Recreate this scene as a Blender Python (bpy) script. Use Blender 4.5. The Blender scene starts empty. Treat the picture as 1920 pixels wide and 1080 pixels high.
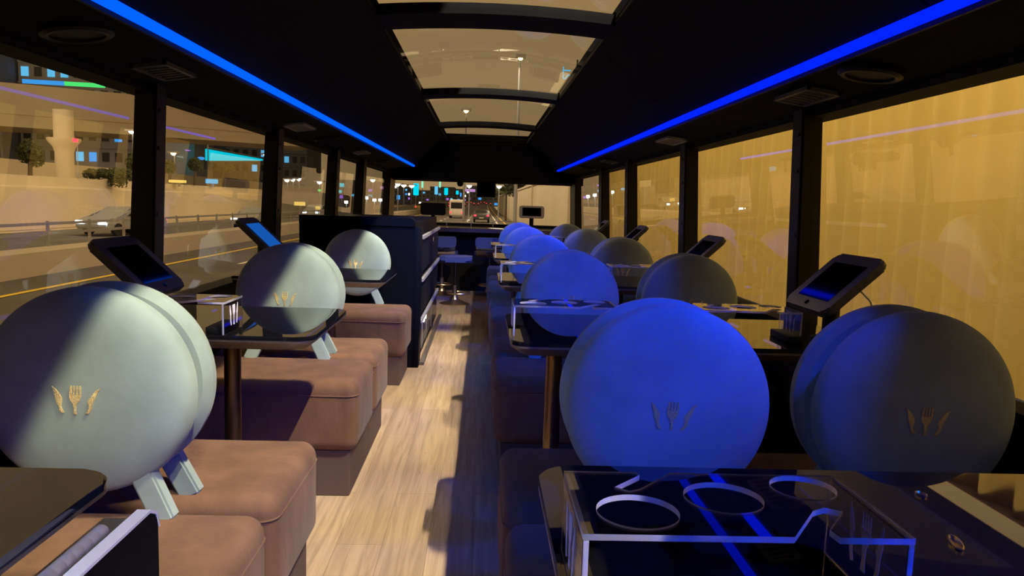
import bpy, bmesh, math, random
from mathutils import Vector, Matrix
random.seed(7)
SC = bpy.context.scene
COL = SC.collection
PI = math.pi

# ------------------------------------------------------------------ helpers
def link(o): COL.objects.link(o); return o
def tag(o, label=None, cat=None, group=None, kind=None):
    if label: o['label'] = label
    if cat: o['category'] = cat
    if group: o['group'] = group
    if kind: o['kind'] = kind
    return o
def mesh_obj(name, me, m, parent=None):
    o = bpy.data.objects.new(name, me)
    if m is not None:
        me.materials.clear()
        for x in (m if isinstance(m, (list, tuple)) else [m]): me.materials.append(x)
    link(o)
    if parent is not None: o.parent = parent
    return o
def obj(name, bm, m, parent=None, smooth=False):
    me = bpy.data.meshes.new(name)
    bmesh.ops.recalc_face_normals(bm, faces=bm.faces[:])
    bm.to_mesh(me); bm.free()
    if smooth:
        me.shade_smooth()
        me.set_sharp_from_angle(angle=math.radians(38))
    return mesh_obj(name, me, m, parent)
def struct(name, bm, m, smooth=False):
    return tag(obj(name, bm, m, None, smooth), kind='structure')
def empty(name, loc, label, cat, group=None, rz=0):
    o = bpy.data.objects.new(name, None); link(o)
    o.empty_display_size = .1
    o.location = loc; o.rotation_euler = (0, 0, rz)
    return tag(o, label, cat, group)
def dup(root, loc, rz=0, label=None, group=None):
    r = root.copy(); link(r); r.location = loc; r.rotation_euler = (0, 0, rz)
    if label: r['label'] = label
    if group: r['group'] = group
    for ch in list(root.children):
        c = ch.copy(); link(c); c.parent = r
        for g in list(ch.children):
            d = g.copy(); link(d); d.parent = c
    return r
def B(): return bmesh.new()
def box(bm, x0, x1, y0, y1, z0, z1):
    v = [bm.verts.new((x, y, z)) for z in (z0, z1) for y in (y0, y1) for x in (x0, x1)]
    fs = [(0,2,3,1),(4,5,7,6),(0,1,5,4),(2,6,7,3),(0,4,6,2),(1,3,7,5)]
    return [bm.faces.new([v[i] for i in f]) for f in fs]
def merge(dst, src):
    me = bpy.data.meshes.new('tmp'); src.to_mesh(me); src.free()
    dst.from_mesh(me); bpy.data.meshes.remove(me)
def rbox(bm, x0, x1, y0, y1, z0, z1, r, seg=3):
    b = B(); box(b, x0, x1, y0, y1, z0, z1)
    bmesh.ops.bevel(b, geom=b.edges[:], offset=r, segments=seg, profile=.5, affect='EDGES')
    merge(bm, b)
def prism(bm, pts, axis, a0, a1):
    """extrude a closed 2-D outline along an axis ('x': pts are y,z; 'y': x,z; 'z': x,y)"""
    def P(p, a):
        return {'x': (a, p[0], p[1]), 'y': (p[0], a, p[1]), 'z': (p[0], p[1], a)}[axis]
    lo = [bm.verts.new(P(p, a0)) for p in pts]; hi = [bm.verts.new(P(p, a1)) for p in pts]
    n = len(pts)
    fs = [bm.faces.new(lo), bm.faces.new(hi[::-1])]
    for i in range(n):
        fs.append(bm.faces.new((lo[i], hi[i], hi[(i+1) % n], lo[(i+1) % n])))
    return fs
def tube(bm, pts, r, n=10, closed=False):
    pts = [Vector(p) for p in pts]; rings = []
    N = len(pts)
    for i, p in enumerate(pts):
        if closed: d = pts[(i+1) % N] - pts[i-1]
        else: d = pts[min(i+1, N-1)] - pts[max(i-1, 0)]
        d.normalize()
        a = Vector((0, 0, 1)) if abs(d.z) < .9 else Vector((1, 0, 0))
        u = d.cross(a).normalized(); w = d.cross(u)
        rr = r[i] if isinstance(r, (list, tuple)) else r
        rings.append([bm.verts.new(p + (u*math.cos(t) + w*math.sin(t))*rr) for t in [2*PI*k/n for k in range(n)]])
    for i in range(N if closed else N-1):
        A, C = rings[i], rings[(i+1) % N]
        for k in range(n): bm.faces.new((A[k], A[(k+1) % n], C[(k+1) % n], C[k]))
    if not closed: bm.faces.new(rings[0][::-1]); bm.faces.new(rings[-1])
def lathe(bm, prof, n=48, axis='z', c=(0, 0, 0)):
    """prof: list of (r, h); revolves about an axis through c"""
    rings = []
    def P(r, h, t):
        x, y = r*math.cos(t), r*math.sin(t)
        q = (x, y, h) if axis == 'z' else ((x, h, y) if axis == 'y' else (h, x, y))
        return (q[0]+c[0], q[1]+c[1], q[2]+c[2])
    for r, h in prof:
        if r < 1e-6: rings.append([bm.verts.new(P(0, h, 0))])
        else: rings.append([bm.verts.new(P(r, h, 2*PI*k/n)) for k in range(n)])
    for A, C in zip(rings, rings[1:]):
        for k in range(n):
            a = [A[0]] if len(A) == 1 else [A[k], A[(k+1) % n]]
            b = [C[0]] if len(C) == 1 else [C[(k+1) % n], C[k]]
            if len(a)+len(b) > 2: bm.faces.new(a+b)
def flat_mesh(name, loops, thick):
    """closed 2-D outlines (holes inside) filled and extruded to a mesh in the XY plane, z 0..thick"""
    cu = bpy.data.curves.new(name, 'CURVE'); cu.dimensions = '2D'; cu.fill_mode = 'BOTH'; cu.extrude = thick/2
    for lp in loops:
        s = cu.splines.new('POLY'); s.points.add(len(lp)-1); s.use_cyclic_u = True
        for p, q in zip(s.points, lp): p.co = (q[0], q[1], 0, 1)
    o = bpy.data.objects.new(name, cu); link(o)
    dg = bpy.context.evaluated_depsgraph_get()
    me = bpy.data.meshes.new_from_object(o.evaluated_get(dg))
    bpy.data.objects.remove(o); bpy.data.curves.remove(cu)
    me.transform(Matrix.Translation((0, 0, thick/2)))
    me.name = name
    return me
def text_bm(txt, size, thick=.01, mat=None):
    cu = bpy.data.curves.new('t', 'FONT'); cu.body = txt; cu.size = size; cu.extrude = thick
    o = bpy.data.objects.new('t', cu); link(o)
    dg = bpy.context.evaluated_depsgraph_get()
    me = bpy.data.meshes.new_from_object(o.evaluated_get(dg))
    bpy.data.objects.remove(o); bpy.data.curves.remove(cu)
    if mat is not None: me.transform(mat)
    return me
def rrect(x0, x1, y0, y1, r, corners=(1, 1, 1, 1), n=7):
    """corners: (x0y0, x1y0, x1y1, x0y1) rounded or not"""
    out = []
    cs = [(x0+r, y0+r, PI, x0, y0), (x1-r, y0+r, 1.5*PI, x1, y0), (x1-r, y1-r, 0, x1, y1), (x0+r, y1-r, .5*PI, x0, y1)]
    for k, (cx, cy, a, px, py) in enumerate(cs):
        if corners[k]:
            for i in range(n+1):
                t = a + .5*PI*i/n; out.append((cx+r*math.cos(t), cy+r*math.sin(t)))
        else: out.append((px, py))
    return out

# ------------------------------------------------------------------ materials
def nodes(name):
    m = bpy.data.materials.new(name); m.use_nodes = True
    nt = m.node_tree; nt.nodes.clear()
    out = nt.nodes.new('ShaderNodeOutputMaterial')
    return m, nt, out
def principled(name, col, rough=.5, metal=0, spec=.5, sheen=0, var=0, scale=8, detail=4, bump=0, bscale=60, stretch=None, coat=0, col2=None, trans=0, ior=1.45):
    m, nt, out = nodes(name)
    b = nt.nodes.new('ShaderNodeBsdfPrincipled'); nt.links.new(b.outputs[0], out.inputs[0])
    b.inputs['Base Color'].default_value = (*col, 1)
    b.inputs['Roughness'].default_value = rough; b.inputs['Metallic'].default_value = metal
    b.inputs['Specular IOR Level'].default_value = spec
    b.inputs['IOR'].default_value = ior
    b.inputs['Transmission Weight'].default_value = trans
    if sheen: b.inputs['Sheen Weight'].default_value = sheen; b.inputs['Sheen Roughness'].default_value = .45
    if coat: b.inputs['Coat Weight'].default_value = coat; b.inputs['Coat Roughness'].default_value = .03
    tc = nt.nodes.new('ShaderNodeTexCoord')
    src = tc.outputs['Object']
    if stretch:
        mp = nt.nodes.new('ShaderNodeMapping'); mp.inputs['Scale'].default_value = stretch
        nt.links.new(src, mp.inputs[0]); src = mp.outputs[0]
    if var or col2:
        n = nt.nodes.new('ShaderNodeTexNoise'); n.inputs['Scale'].default_value = scale; n.inputs['Detail'].default_value = detail
        nt.links.new(src, n.inputs['Vector'])
        r = nt.nodes.new('ShaderNodeValToRGB')
        r.color_ramp.elements[0].position = .3; r.color_ramp.elements[1].position = .7
        c2 = col2 or tuple(min(1, c*(1+var)) for c in col)
        c1 = col if col2 else tuple(c*(1-var) for c in col)
        r.color_ramp.elements[0].color = (*c1, 1); r.color_ramp.elements[1].color = (*c2, 1)
        nt.links.new(n.outputs[0], r.inputs[0]); nt.links.new(r.outputs[0], b.inputs['Base Color'])
    if bump:
        n2 = nt.nodes.new('ShaderNodeTexNoise'); n2.inputs['Scale'].default_value = bscale; n2.inputs['Detail'].default_value = 3
        nt.links.new(src, n2.inputs['Vector'])
        bp = nt.nodes.new('ShaderNodeBump'); bp.inputs['Strength'].default_value = bump; bp.inputs['Distance'].default_value = .01
        nt.links.new(n2.outputs[0], bp.inputs['Height']); nt.links.new(bp.outputs[0], b.inputs['Normal'])
    return m
def emit(name, col, s=1):
    m, nt, out = nodes(name)
    e = nt.nodes.new('ShaderNodeEmission'); e.inputs[0].default_value = (*col, 1); e.inputs[1].default_value = s
    nt.links.new(e.outputs[0], out.inputs[0]); return m
def pane(name, tint=(.93, .93, .93), refl=1.9, graze=.957):
    m, nt, out = nodes(name)
    t = nt.nodes.new('ShaderNodeBsdfTransparent'); t.inputs[0].default_value = (*tint, 1)
    g = nt.nodes.new('ShaderNodeBsdfGlossy'); g.inputs['Roughness'].default_value = 0; g.inputs[0].default_value = (1, 1, 1, 1)
    # two-sided thin-glass reflectance (Schlick), the same from either face
    ge = nt.nodes.new('ShaderNodeNewGeometry')
    dt = nt.nodes.new('ShaderNodeVectorMath'); dt.operation = 'DOT_PRODUCT'
    nt.links.new(ge.outputs['Incoming'], dt.inputs[0]); nt.links.new(ge.outputs['Normal'], dt.inputs[1])
    def mth(op, a, b=None, clamp=False):
        q = nt.nodes.new('ShaderNodeMath'); q.operation = op; q.use_clamp = clamp
        for k, v in enumerate((a, b)):
            if v is None: continue
            if isinstance(v, (int, float)): q.inputs[k].default_value = v
            else: nt.links.new(v, q.inputs[k])
        return q.outputs[0]
    c = mth('ABSOLUTE', dt.outputs['Value'])
    f5 = mth('POWER', mth('SUBTRACT', 1.0, c, True), 5.0)
    fr = mth('MULTIPLY', mth('ADD', mth('MULTIPLY', f5, graze), .043), refl, True)
    mx = nt.nodes.new('ShaderNodeMixShader')
    nt.links.new(fr, mx.inputs[0])
    nt.links.new(t.outputs[0], mx.inputs[1]); nt.links.new(g.outputs[0], mx.inputs[2]); nt.links.new(mx.outputs[0], out.inputs[0])
    return m
def wood_floor():
    m, nt, out = nodes('oak plank')
    L = nt.links
    b = nt.nodes.new('ShaderNodeBsdfPrincipled'); L.new(b.outputs[0], out.inputs[0])
    tc = nt.nodes.new('ShaderNodeTexCoord')
    rot = nt.nodes.new('ShaderNodeMapping'); rot.inputs['Rotation'].default_value = (0, 0, PI/2); L.new(tc.outputs['Object'], rot.inputs[0])
    br = nt.nodes.new('ShaderNodeTexBrick'); br.offset = .37; br.inputs['Scale'].default_value = 1
    br.inputs['Brick Width'].default_value = 1.15; br.inputs['Row Height'].default_value = .145
    br.inputs['Mortar Size'].default_value = .0012; br.inputs['Mortar Smooth'].default_value = .3
    br.inputs['Color1'].default_value = (.385, .275, .18, 1); br.inputs['Color2'].default_value = (.30, .21, .135, 1)
    br.inputs['Mortar'].default_value = (.19, .125, .08, 1)
    L.new(rot.outputs[0], br.inputs['Vector'])
    mp = nt.nodes.new('ShaderNodeMapping'); mp.inputs['Scale'].default_value = (34, 1.7, 1); L.new(tc.outputs['Object'], mp.inputs[0])
    n = nt.nodes.new('ShaderNodeTexNoise'); n.inputs['Scale'].default_value = 1.3; n.inputs['Detail'].default_value = 7; n.inputs['Distortion'].default_value = .9
    L.new(mp.outputs[0], n.inputs['Vector'])
    r = nt.nodes.new('ShaderNodeValToRGB'); r.color_ramp.elements[0].position = .34; r.color_ramp.elements[1].position = .62
    r.color_ramp.elements[0].color = (.74, .70, .65, 1); r.color_ramp.elements[1].color = (1.12, 1.1, 1.06, 1)
    L.new(n.outputs[0], r.inputs[0])
    mp2 = nt.nodes.new('ShaderNodeMapping'); mp2.inputs['Scale'].default_value = (22, 3.2, 1); L.new(tc.outputs['Object'], mp2.inputs[0])
    n2 = nt.nodes.new('ShaderNodeTexNoise'); n2.inputs['Scale'].default_value = 1; n2.inputs['Detail'].default_value = 4; n2.inputs['Distortion'].default_value = 1.8
    L.new(mp2.outputs[0], n2.inputs['Vector'])
    r2 = nt.nodes.new('ShaderNodeValToRGB'); r2.color_ramp.elements[0].position = .22; r2.color_ramp.elements[1].position = .29
    r2.color_ramp.elements[0].color = (.42, .36, .3, 1); r2.color_ramp.elements[1].color = (1, 1, 1, 1)
    L.new(n2.outputs[0], r2.inputs[0])
    m1 = nt.nodes.new('ShaderNodeMix'); m1.data_type = 'RGBA'; m1.blend_type = 'MULTIPLY'; m1.inputs[0].default_value = 1
    L.new(br.outputs[0], m1.inputs[6]); L.new(r.outputs[0], m1.inputs[7])
    m2 = nt.nodes.new('ShaderNodeMix'); m2.data_type = 'RGBA'; m2.blend_type = 'MULTIPLY'; m2.inputs[0].default_value = 1
    L.new(m1.outputs[2], m2.inputs[6]); L.new(r2.outputs[0], m2.inputs[7])
    L.new(m2.outputs[2], b.inputs['Base Color'])
    b.inputs['Roughness'].default_value = .5; b.inputs['Specular IOR Level'].default_value = .35
    return m

M = {}
M['floor'] = wood_floor()
M['velvet'] = principled('sage velvet', (.27, .33, .275), .95, sheen=.12, spec=.1, var=.16, scale=7, detail=4, bump=.02, bscale=240)
M['suede'] = principled('brown suede', (.15, .078, .04), .92, sheen=.06, spec=.12, var=.22, scale=11, detail=5, bump=.12, bscale=90, stretch=(1, 1, .35))
M['plinth'] = principled('brown laminate', (.085, .05, .04), .55, spec=.3)
M['black_glass'] = principled('black glass', (.006, .006, .008), .015, spec=.6, ior=1.55)
M['bronze'] = principled('brushed bronze', (.33, .285, .25), .42, metal=1, var=.1, scale=40, stretch=(1, 1, .1))
M['bronze_post'] = principled('bronze post', (.34, .24, .13), .33, metal=1, var=.04, scale=60, stretch=(1, 1, .05))
M['gold'] = principled('gold thread', (.95, .64, .27), .45, metal=.7, var=.35, scale=420, bump=.6, bscale=700)
M['champagne'] = principled('champagne metal', (.62, .47, .22), .3, metal=1)
M['acrylic'] = principled('clear acrylic', (.97, .97, 1), .0, trans=1, ior=1.49)
M['acrylic_edge'] = principled('sawn acrylic edge', (.80, .78, .86), .35, trans=.55, ior=1.3)
M['etched'] = principled('etched frost', (.92, .88, .94), .6, spec=.3)
M['soft_black'] = principled('black lining', (.008, .008, .0095), .85, spec=.12, var=.25, scale=5, bump=.1, bscale=300)
M['black'] = principled('black trim', (.007, .007, .008), .5, spec=.2)
M['pillar'] = principled('dark pillar', (.012, .011, .013), .45, spec=.3)
M['wall'] = principled('dark wall lining', (.014, .013, .014), .75, spec=.15)
M['navy'] = principled('navy panel', (.003, .0035, .006), .5, spec=.06)
M['casing'] = principled('shaded casing', (.055, .055, .065), .35, spec=.5)  # pale casings made dark: the dim light on them is put into the colour
M['casing_lit'] = principled('front-lit casing', (.5, .48, .44), .4, spec=.5)  # brighter copy of the casing, with its front light put into the colour
M['screen'] = principled('dark screen', (.004, .004, .006), .06, spec=.6)
M['chrome'] = principled('chrome', (.75, .75, .77), .12, metal=1)
M['steel'] = principled('brushed steel', (.62, .61, .62), .4, metal=.75)
M['white_plastic'] = principled('white plastic', (.75, .74, .72), .4)
M['vent'] = principled('vent grey', (.12, .115, .11), .45, spec=.4)
M['vent_pale'] = principled('pale vent', (.5, .48, .46), .45, spec=.4)
M['vent_dark'] = principled('vent dark', (.02, .02, .02), .6)
M['stool_pad'] = principled('blue grey vinyl', (.06, .07, .11), .5, spec=.4, bump=.4, bscale=35)
M['pane'] = pane('window glass', (.92, .92, .90), 2.3, .45)
M['roof_pane'] = pane('roof glass', (.9, .9, .88), 3.4, .10)
M['wind_pane'] = pane('windscreen glass', (.95, .95, .95), 1.2)
M['led_azure'] = emit('azure led', (.0005, .066, .80), 2.0)
M['led_blue'] = emit('blue led', (.0004, .009, .9), 2.0)
# outside
M['asphalt'] = principled('asphalt', (.11, .10, .09), .85, var=.25, scale=.4, detail=6)
M['concrete'] = principled('concrete', (.55, .47, .36), .9, var=.12, scale=.15, detail=6)
M['concrete_dark'] = principled('deck concrete', (.50, .42, .30), .9, var=.15, scale=.1, detail=6)
M['facade'] = principled('grey facade', (.36, .36, .38), .9, var=.08, scale=.1)
M['facade_blue'] = principled('blue grey facade', (.18, .21, .30), .9, var=.1, scale=.05)
M['win_dark'] = principled('dark window', (.05, .055, .07), .3)
M['soundwall'] = principled('ribbed yellow wall', (.58, .43, .15), .85, var=.06, scale=1.6, detail=5, stretch=(1, 1.3, .06))
M['line_white'] = principled('white road paint', (.8, .78, .7), .7)
M['line_yellow'] = principled('yellow road paint', (.85, .6, .06), .7)
M['leaf'] = principled('dark leaves', (.07, .085, .035), .8, var=.4, scale=3)
M['bark'] = principled('bark', (.10, .07, .05), .9)
M['tyre'] = principled('tyre', (.012, .012, .012), .8)
M['car_glass'] = principled('car glass', (.02, .022, .025), .1)
M['silver_paint'] = principled('silver paint', (.42, .43, .46), .3, metal=.4)
M['dark_paint'] = principled('dark paint', (.06, .06, .07), .3, metal=.3)
M['white_paint'] = principled('white paint', (.75, .72, .66), .35)
M['taxi_paint'] = principled('taxi paint', (.75, .55, .18), .35)
M['e_white'] = emit('white lamp', (1, .92, .75), 7)
M['e_warm'] = emit('warm lamp', (1, .8, .35), 9)
M['e_head'] = emit('headlamp', (.75, 1, 1), 9)
M['e_red'] = emit('tail lamp', (1, .03, .05), 4)
M['e_cyan'] = emit('cyan light', (0, .80, 1), 1.0)
M['e_blue'] = emit('blue light', (.06, .40, 1), 1.0)
M['e_sky'] = emit('sky blue light', (.15, .62, 1), 1.0)
M['e_green'] = emit('green light', (.10, 1, .22), 1.0)
M['e_mint'] = emit('mint light', (.3, 1, .65), 1.0)
M['e_violet'] = emit('violet light', (.55, .2, 1), .9)
M['e_pink'] = emit('pink light', (.7, .35, .75), .8)
M['e_yellow'] = emit('yellow light', (1, .68, .15), 1.2)
M['e_case'] = emit('display lamp', (1, .95, .85), 6)
M['e_tablet'] = emit('lit tablet picture', (.01, .12, .55), .8)

# ------------------------------------------------------------------ camera
F = 1400.0
CAM = Vector((0, 0, 1.1))
fw_c = Vector(((905-960)/F, -(380-540)/F, -1)).normalized()     # bus direction (+y) seen in camera axes
up_c = Vector((.029, 1, 0)); up_c = (up_c - fw_c*up_c.dot(fw_c)).normalized()
rt_c = fw_c.cross(up_c)
Rm = Matrix((rt_c, fw_c, up_c))                                 # rows: world axes in camera coordinates -> camera to world
cam = bpy.data.cameras.new('camera'); co = bpy.data.objects.new('camera', cam); link(co)
cam.sensor_width = 36; cam.lens = F/1920*36; cam.clip_start = .02; cam.clip_end = 3000
co.matrix_world = Matrix.Translation(CAM) @ Rm.to_4x4()
SC.camera = co
def at(px, py, y):
    """world point on the plane at distance y ahead that stands behind a photo position"""
    d = Rm @ Vector(((px-960)/F, -(py-540)/F, -1))
    return CAM + d*(y/d.y)

# ------------------------------------------------------------------ bus shell
Y0, Y1 = -1.7, 9.8
XS, XH = 1.21, 1.165            # window plane at the sill and at the header
ZS, ZH = .685, 1.455
bm = B(); box(bm, -1.26, 1.26, Y0, Y1, -.06, 0); struct('floor', bm, M['floor'])
for s, nm in ((-1, 'wall_left'), (1, 'wall_right')):
    bm = B()
    prism(bm, [(s*1.19, 0), (s*1.19, ZS-.04), (s*1.175, ZS-.03), (s*1.175, ZS), (s*1.27, ZS), (s*1.27, 0)], 'y', Y0, Y1)
    prism(bm, [(s*1.155, ZH-.015), (s*1.155, ZH+.02), (s*1.26, ZH+.02), (s*1.26, ZH-.015)], 'y', Y0, Y1)
    box(bm, min(s*1.2, s*1.27), max(s*1.2, s*1.27), Y0, -.7, ZS-.02, ZH+.02)  # solid side wall behind the camera, added to block outside light
    struct(nm, bm, M['wall'])
bm = B(); box(bm, -1.27, 1.27, Y0-.05, Y0, 0, 2.0); struct('wall_back', bm, M['wall'])
# ceiling: soffit + sloping cove panels, with panel seams
LEDX = (-.845, .905); ROOFX = (-.445, .51); ZL = 1.515; ZR = 1.83
bm = B()
for s, lx, rx in ((-1, LEDX[0], ROOFX[0]), (1, LEDX[1], ROOFX[1])):
    prism(bm, [(s*1.16, ZH+.005), (lx + s*.02, ZL-.012), (lx + s*.02, ZL+.05), (rx, ZR+.06), (s*1.27, ZR-.03), (s*1.27, ZH+.005)], 'y', Y0, Y1)
    ys = [Y0, -.4, 1.55, 3.55, 5.55, 7.45, 9.3]
    for a, b in zip(ys, ys[1:]):
        t = B()
        prism(t, [(lx - s*.004, ZL+.014), (rx - s*.0, ZR), (rx + s*.012, ZR+.03), (lx + s*.012, ZL+.034)], 'y', a+.004, b-.004)
        bmesh.ops.bevel(t, geom=[e for e in t.edges], offset=.004, segments=2, profile=.5, affect='EDGES')
        merge(bm, t)
struct('ceiling', bm, M['soft_black'])
# front bulkhead above the windscreen with rounded top
bm = B()
box(bm, -1.27, 1.27, 9.55, Y1, 1.352, 1.95)
prism(bm, [(-1.16, 1.47), (-.85, 1.5), (-.62, 1.72), (-.42, 1.80), (.48, 1.80), (.68, 1.72), (.91, 1.5), (1.16, 1.47), (1.16, 1.36), (-1.16, 1.36)], 'y', 9.28, 9.56)
struct('wall_front', bm, M['soft_black'])
bm = B(); box(bm, -1.2, 1.2, 9.5, Y1, 0, .79); struct('wall_front_lower', bm, M['plinth'])
# roof beams and glass panes
beams = [.9, 3.18, 5.36, 7.48, 9.3]
for i, y in enumerate(beams):
    w = (.13, .13, .11, .11, .06)[i]
    bm = B(); n = 10
    top, bot = [], []
    for k in range(n+1):
        u = k/n; x = ROOFX[0]+.004 + (ROOFX[1]-ROOFX[0]-.008)*u
        z = ZR + .022*(1-(2*u-1)**2)
        bot.append((x, z-.012)); top.append((x, z+.03))
    prism(bm, bot + top[::-1], 'y', y-w, y+w)
    struct('trim_%d' % (i+1), bm, M['soft_black'], True)
ye = [Y0] + beams
wn = 1
for a, b in zip(ye, ye[1:]):
    bm = B(); n = 10; rows = []
    for k in range(n+1):
        u = k/n; x = ROOFX[0]-.01 + (ROOFX[1]-ROOFX[0]+.02)*u; z = ZR+.012 + .022*(1-(2*u-1)**2)
        rows.append((bm.verts.new((x, a, z)), bm.verts.new((x, b, z))))
    for p, q in zip(rows, rows[1:]): bm.faces.new((p[0], q[0], q[1], p[1]))
    struct('window_%d' % wn, bm, M['roof_pane'], True); wn += 1
# pillars and side windows
PIL = [(-.75, -.63), (2.65, 2.74), (4.19, 4.31), (5.85, 5.98), (7.15, 7.33), (9.2, 9.72)]
tn = 6
for s in (-1, 1):
    for i, (a, b) in enumerate(PIL):
        bm = B()
        t = B()
        prism(t, [(s*(XS+.03), ZS-.02), (s*(XH+.03), ZH+.03), (s*(XH-.045), ZH+.03), (s*(XS-.06), ZS-.02)], 'y', a, b)
        bmesh.ops.bevel(t, geom=t.edges[:], offset=.008, segments=2, affect='EDGES')
        merge(bm, t)
        o = struct('trim_%d' % tn, bm, M['pillar'], True)
        if i in (1, 2, 3):
            t = B()
            for zz in (.78, 1.02, 1.25, 1.38):
                u = (zz-ZS)/(ZH-ZS); x = s*((XS-.06)*(1-u) + (XH-.045)*u)
                lathe(t, [(0, -.004), (.007, -.004), (.007, .004), (0, .004)], 10, 'x', (x, (a+b)/2-.02, zz))
            obj('screw_cap', t, M['vent_dark'], o)
        tn += 1
    for (a, b), (c, d) in zip(PIL, PIL[1:]):
        bm = B()
        v = [bm.verts.new(p) for p in ((s*XS, b-.01, ZS-.01), (s*XS, c+.01, ZS-.01), (s*XH, c+.01, ZH+.01), (s*XH, b-.01, ZH+.01))]
        bm.faces.new(v)
        struct('window_%d' % wn, bm, M['pane']); wn += 1
# windscreen
bm = B(); v = [bm.verts.new(p) for p in ((-1.2, 9.76, .78), (1.2, 9.76, .78), (1.2, 9.7, 1.38), (-1.2, 9.7, 1.38))]; bm.faces.new(v)
struct('window_%d' % wn, bm, M['wind_pane'])
bm = B(); box(bm, -1.2, 1.2, 9.68, 9.8, .76, .83); struct('trim_%d' % tn, bm, M['black']); tn += 1

# floor edging strip beside the cabinet and a baseboard on each side
bm = B(); box(bm, -.395, -.365, 4.95, 7.15, 0, .02); struct('baseboard_left', bm, M['bronze'])

# ------------------------------------------------------------------ led strips
for s, lx, m, lb, lab in ((-1, LEDX[0], 'led_azure', 'a', 'glowing azure light strip along the ceiling edge on the highway side'),
                     (1, LEDX[1], 'led_blue', 'b', 'glowing deep blue light strip along the ceiling edge on the yellow wall side')):
    t = empty('led_strip', (lx, 0, ZL), lab, 'light strip', 'blue ceiling light strips')
    bm = B(); rbox(bm, -.013, .013, -.9, 9.18, -.011, .011, .005, 2); d = obj('diffuser', bm, M[m], t, True)
    bm = B(); box(bm, -.004 + s*.018, .004 + s*.018, -.92, 9.2, -.02, .016); obj('channel', bm, M['black'], t)
    # the strip's light: added area lights just below it, tilted towards the seat backs
    L = bpy.data.lights.new('led_glow', 'AREA'); L.shape = 'RECTANGLE'; L.size = .012; L.size_y = .05
    L.energy = 3.2 if s > 0 else 1.4; L.color = (0, .04, 1) if s > 0 else (0, .14, 1); L.spread = math.radians(58)
    zx = Vector((s*.50, -.62, .66)).normalized(); yx = Vector((0, 1, 0)); yx = (yx - zx*yx.dot(zx)).normalized(); xx = yx.cross(zx).normalized()
    Lf = L.copy(); L.energy = 2.3 if s > 0 else .6; Lf.energy = 3.0 if s > 0 else 1.8
    for k in range(13):
        lo = bpy.data.objects.new('led_glow', L if k < 7 else Lf); link(lo)
        lo.matrix_world = Matrix.Translation((lx - s*.03, -1.1 + .7*k, ZL-.03)) @ Matrix((xx, yx, zx)).transposed().to_4x4()

# ------------------------------------------------------------------ emblem outlines (units: .0001 m)
KL = [(335,255),(400,310),(470,400),(520,490),(515,560),(497,640),(510,700),(562,775),(520,788),(475,750),(445,640),(405,540),(380,420),(350,300)]
FK = [(690,240),(714,240),(710,415),(740,425),(744,245),(766,245),(765,428),(795,428),(805,245),(826,245),(822,425),(855,415),(862,245),(890,250),(885,450),(860,540),(800,600),(785,700),(780,770),(796,812),(740,812),(742,700),(730,600),(685,540),(660,480),(665,380)]
KR = [(1265,282),(1180,325),(1110,410),(1025,520),(1010,560),(1030,620),(1030,690),(1000,750),(945,800),(1010,805),(1050,765),(1085,690),(1100,620),(1130,540),(1180,440),(1215,350)]
def emblem_loops(sc=1.0):
    return [[((x-785)*1e-4*sc, (525-y)*1e-4*sc) for x, y in lp] for lp in (KL, FK, KR)]
def etched_loops(sc, sz):
    kl = [(-330,600),(-300,470),(-250,250),(-215,80),(-245,-20),(-235,-300),(-200,-520),(-255,-560),(-300,-300),(-310,-20),(-340,250)]
    fk = [(-95,560),(-70,560),(-62,250),(-45,250),(-40,560),(-18,560),(-12,250),(10,250),(16,560),(38,560),(44,250),(62,250),(68,560),(95,560),(100,150),(40,-40),(28,-300),(50,-560),(-50,-560),(-28,-300),(-40,-40),(-100,150)]
    kr = [(-x, y) for x, y in kl]
    return [[(x*1e-4*sc, y*1e-4*sz) for x, y in lp] for lp in (kl, fk, kr)]
EMB = flat_mesh('emblem', emblem_loops(), .0022)
EMB.transform(Matrix.Rotation(PI/2, 4, 'X'))            # upright, facing -y

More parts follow.
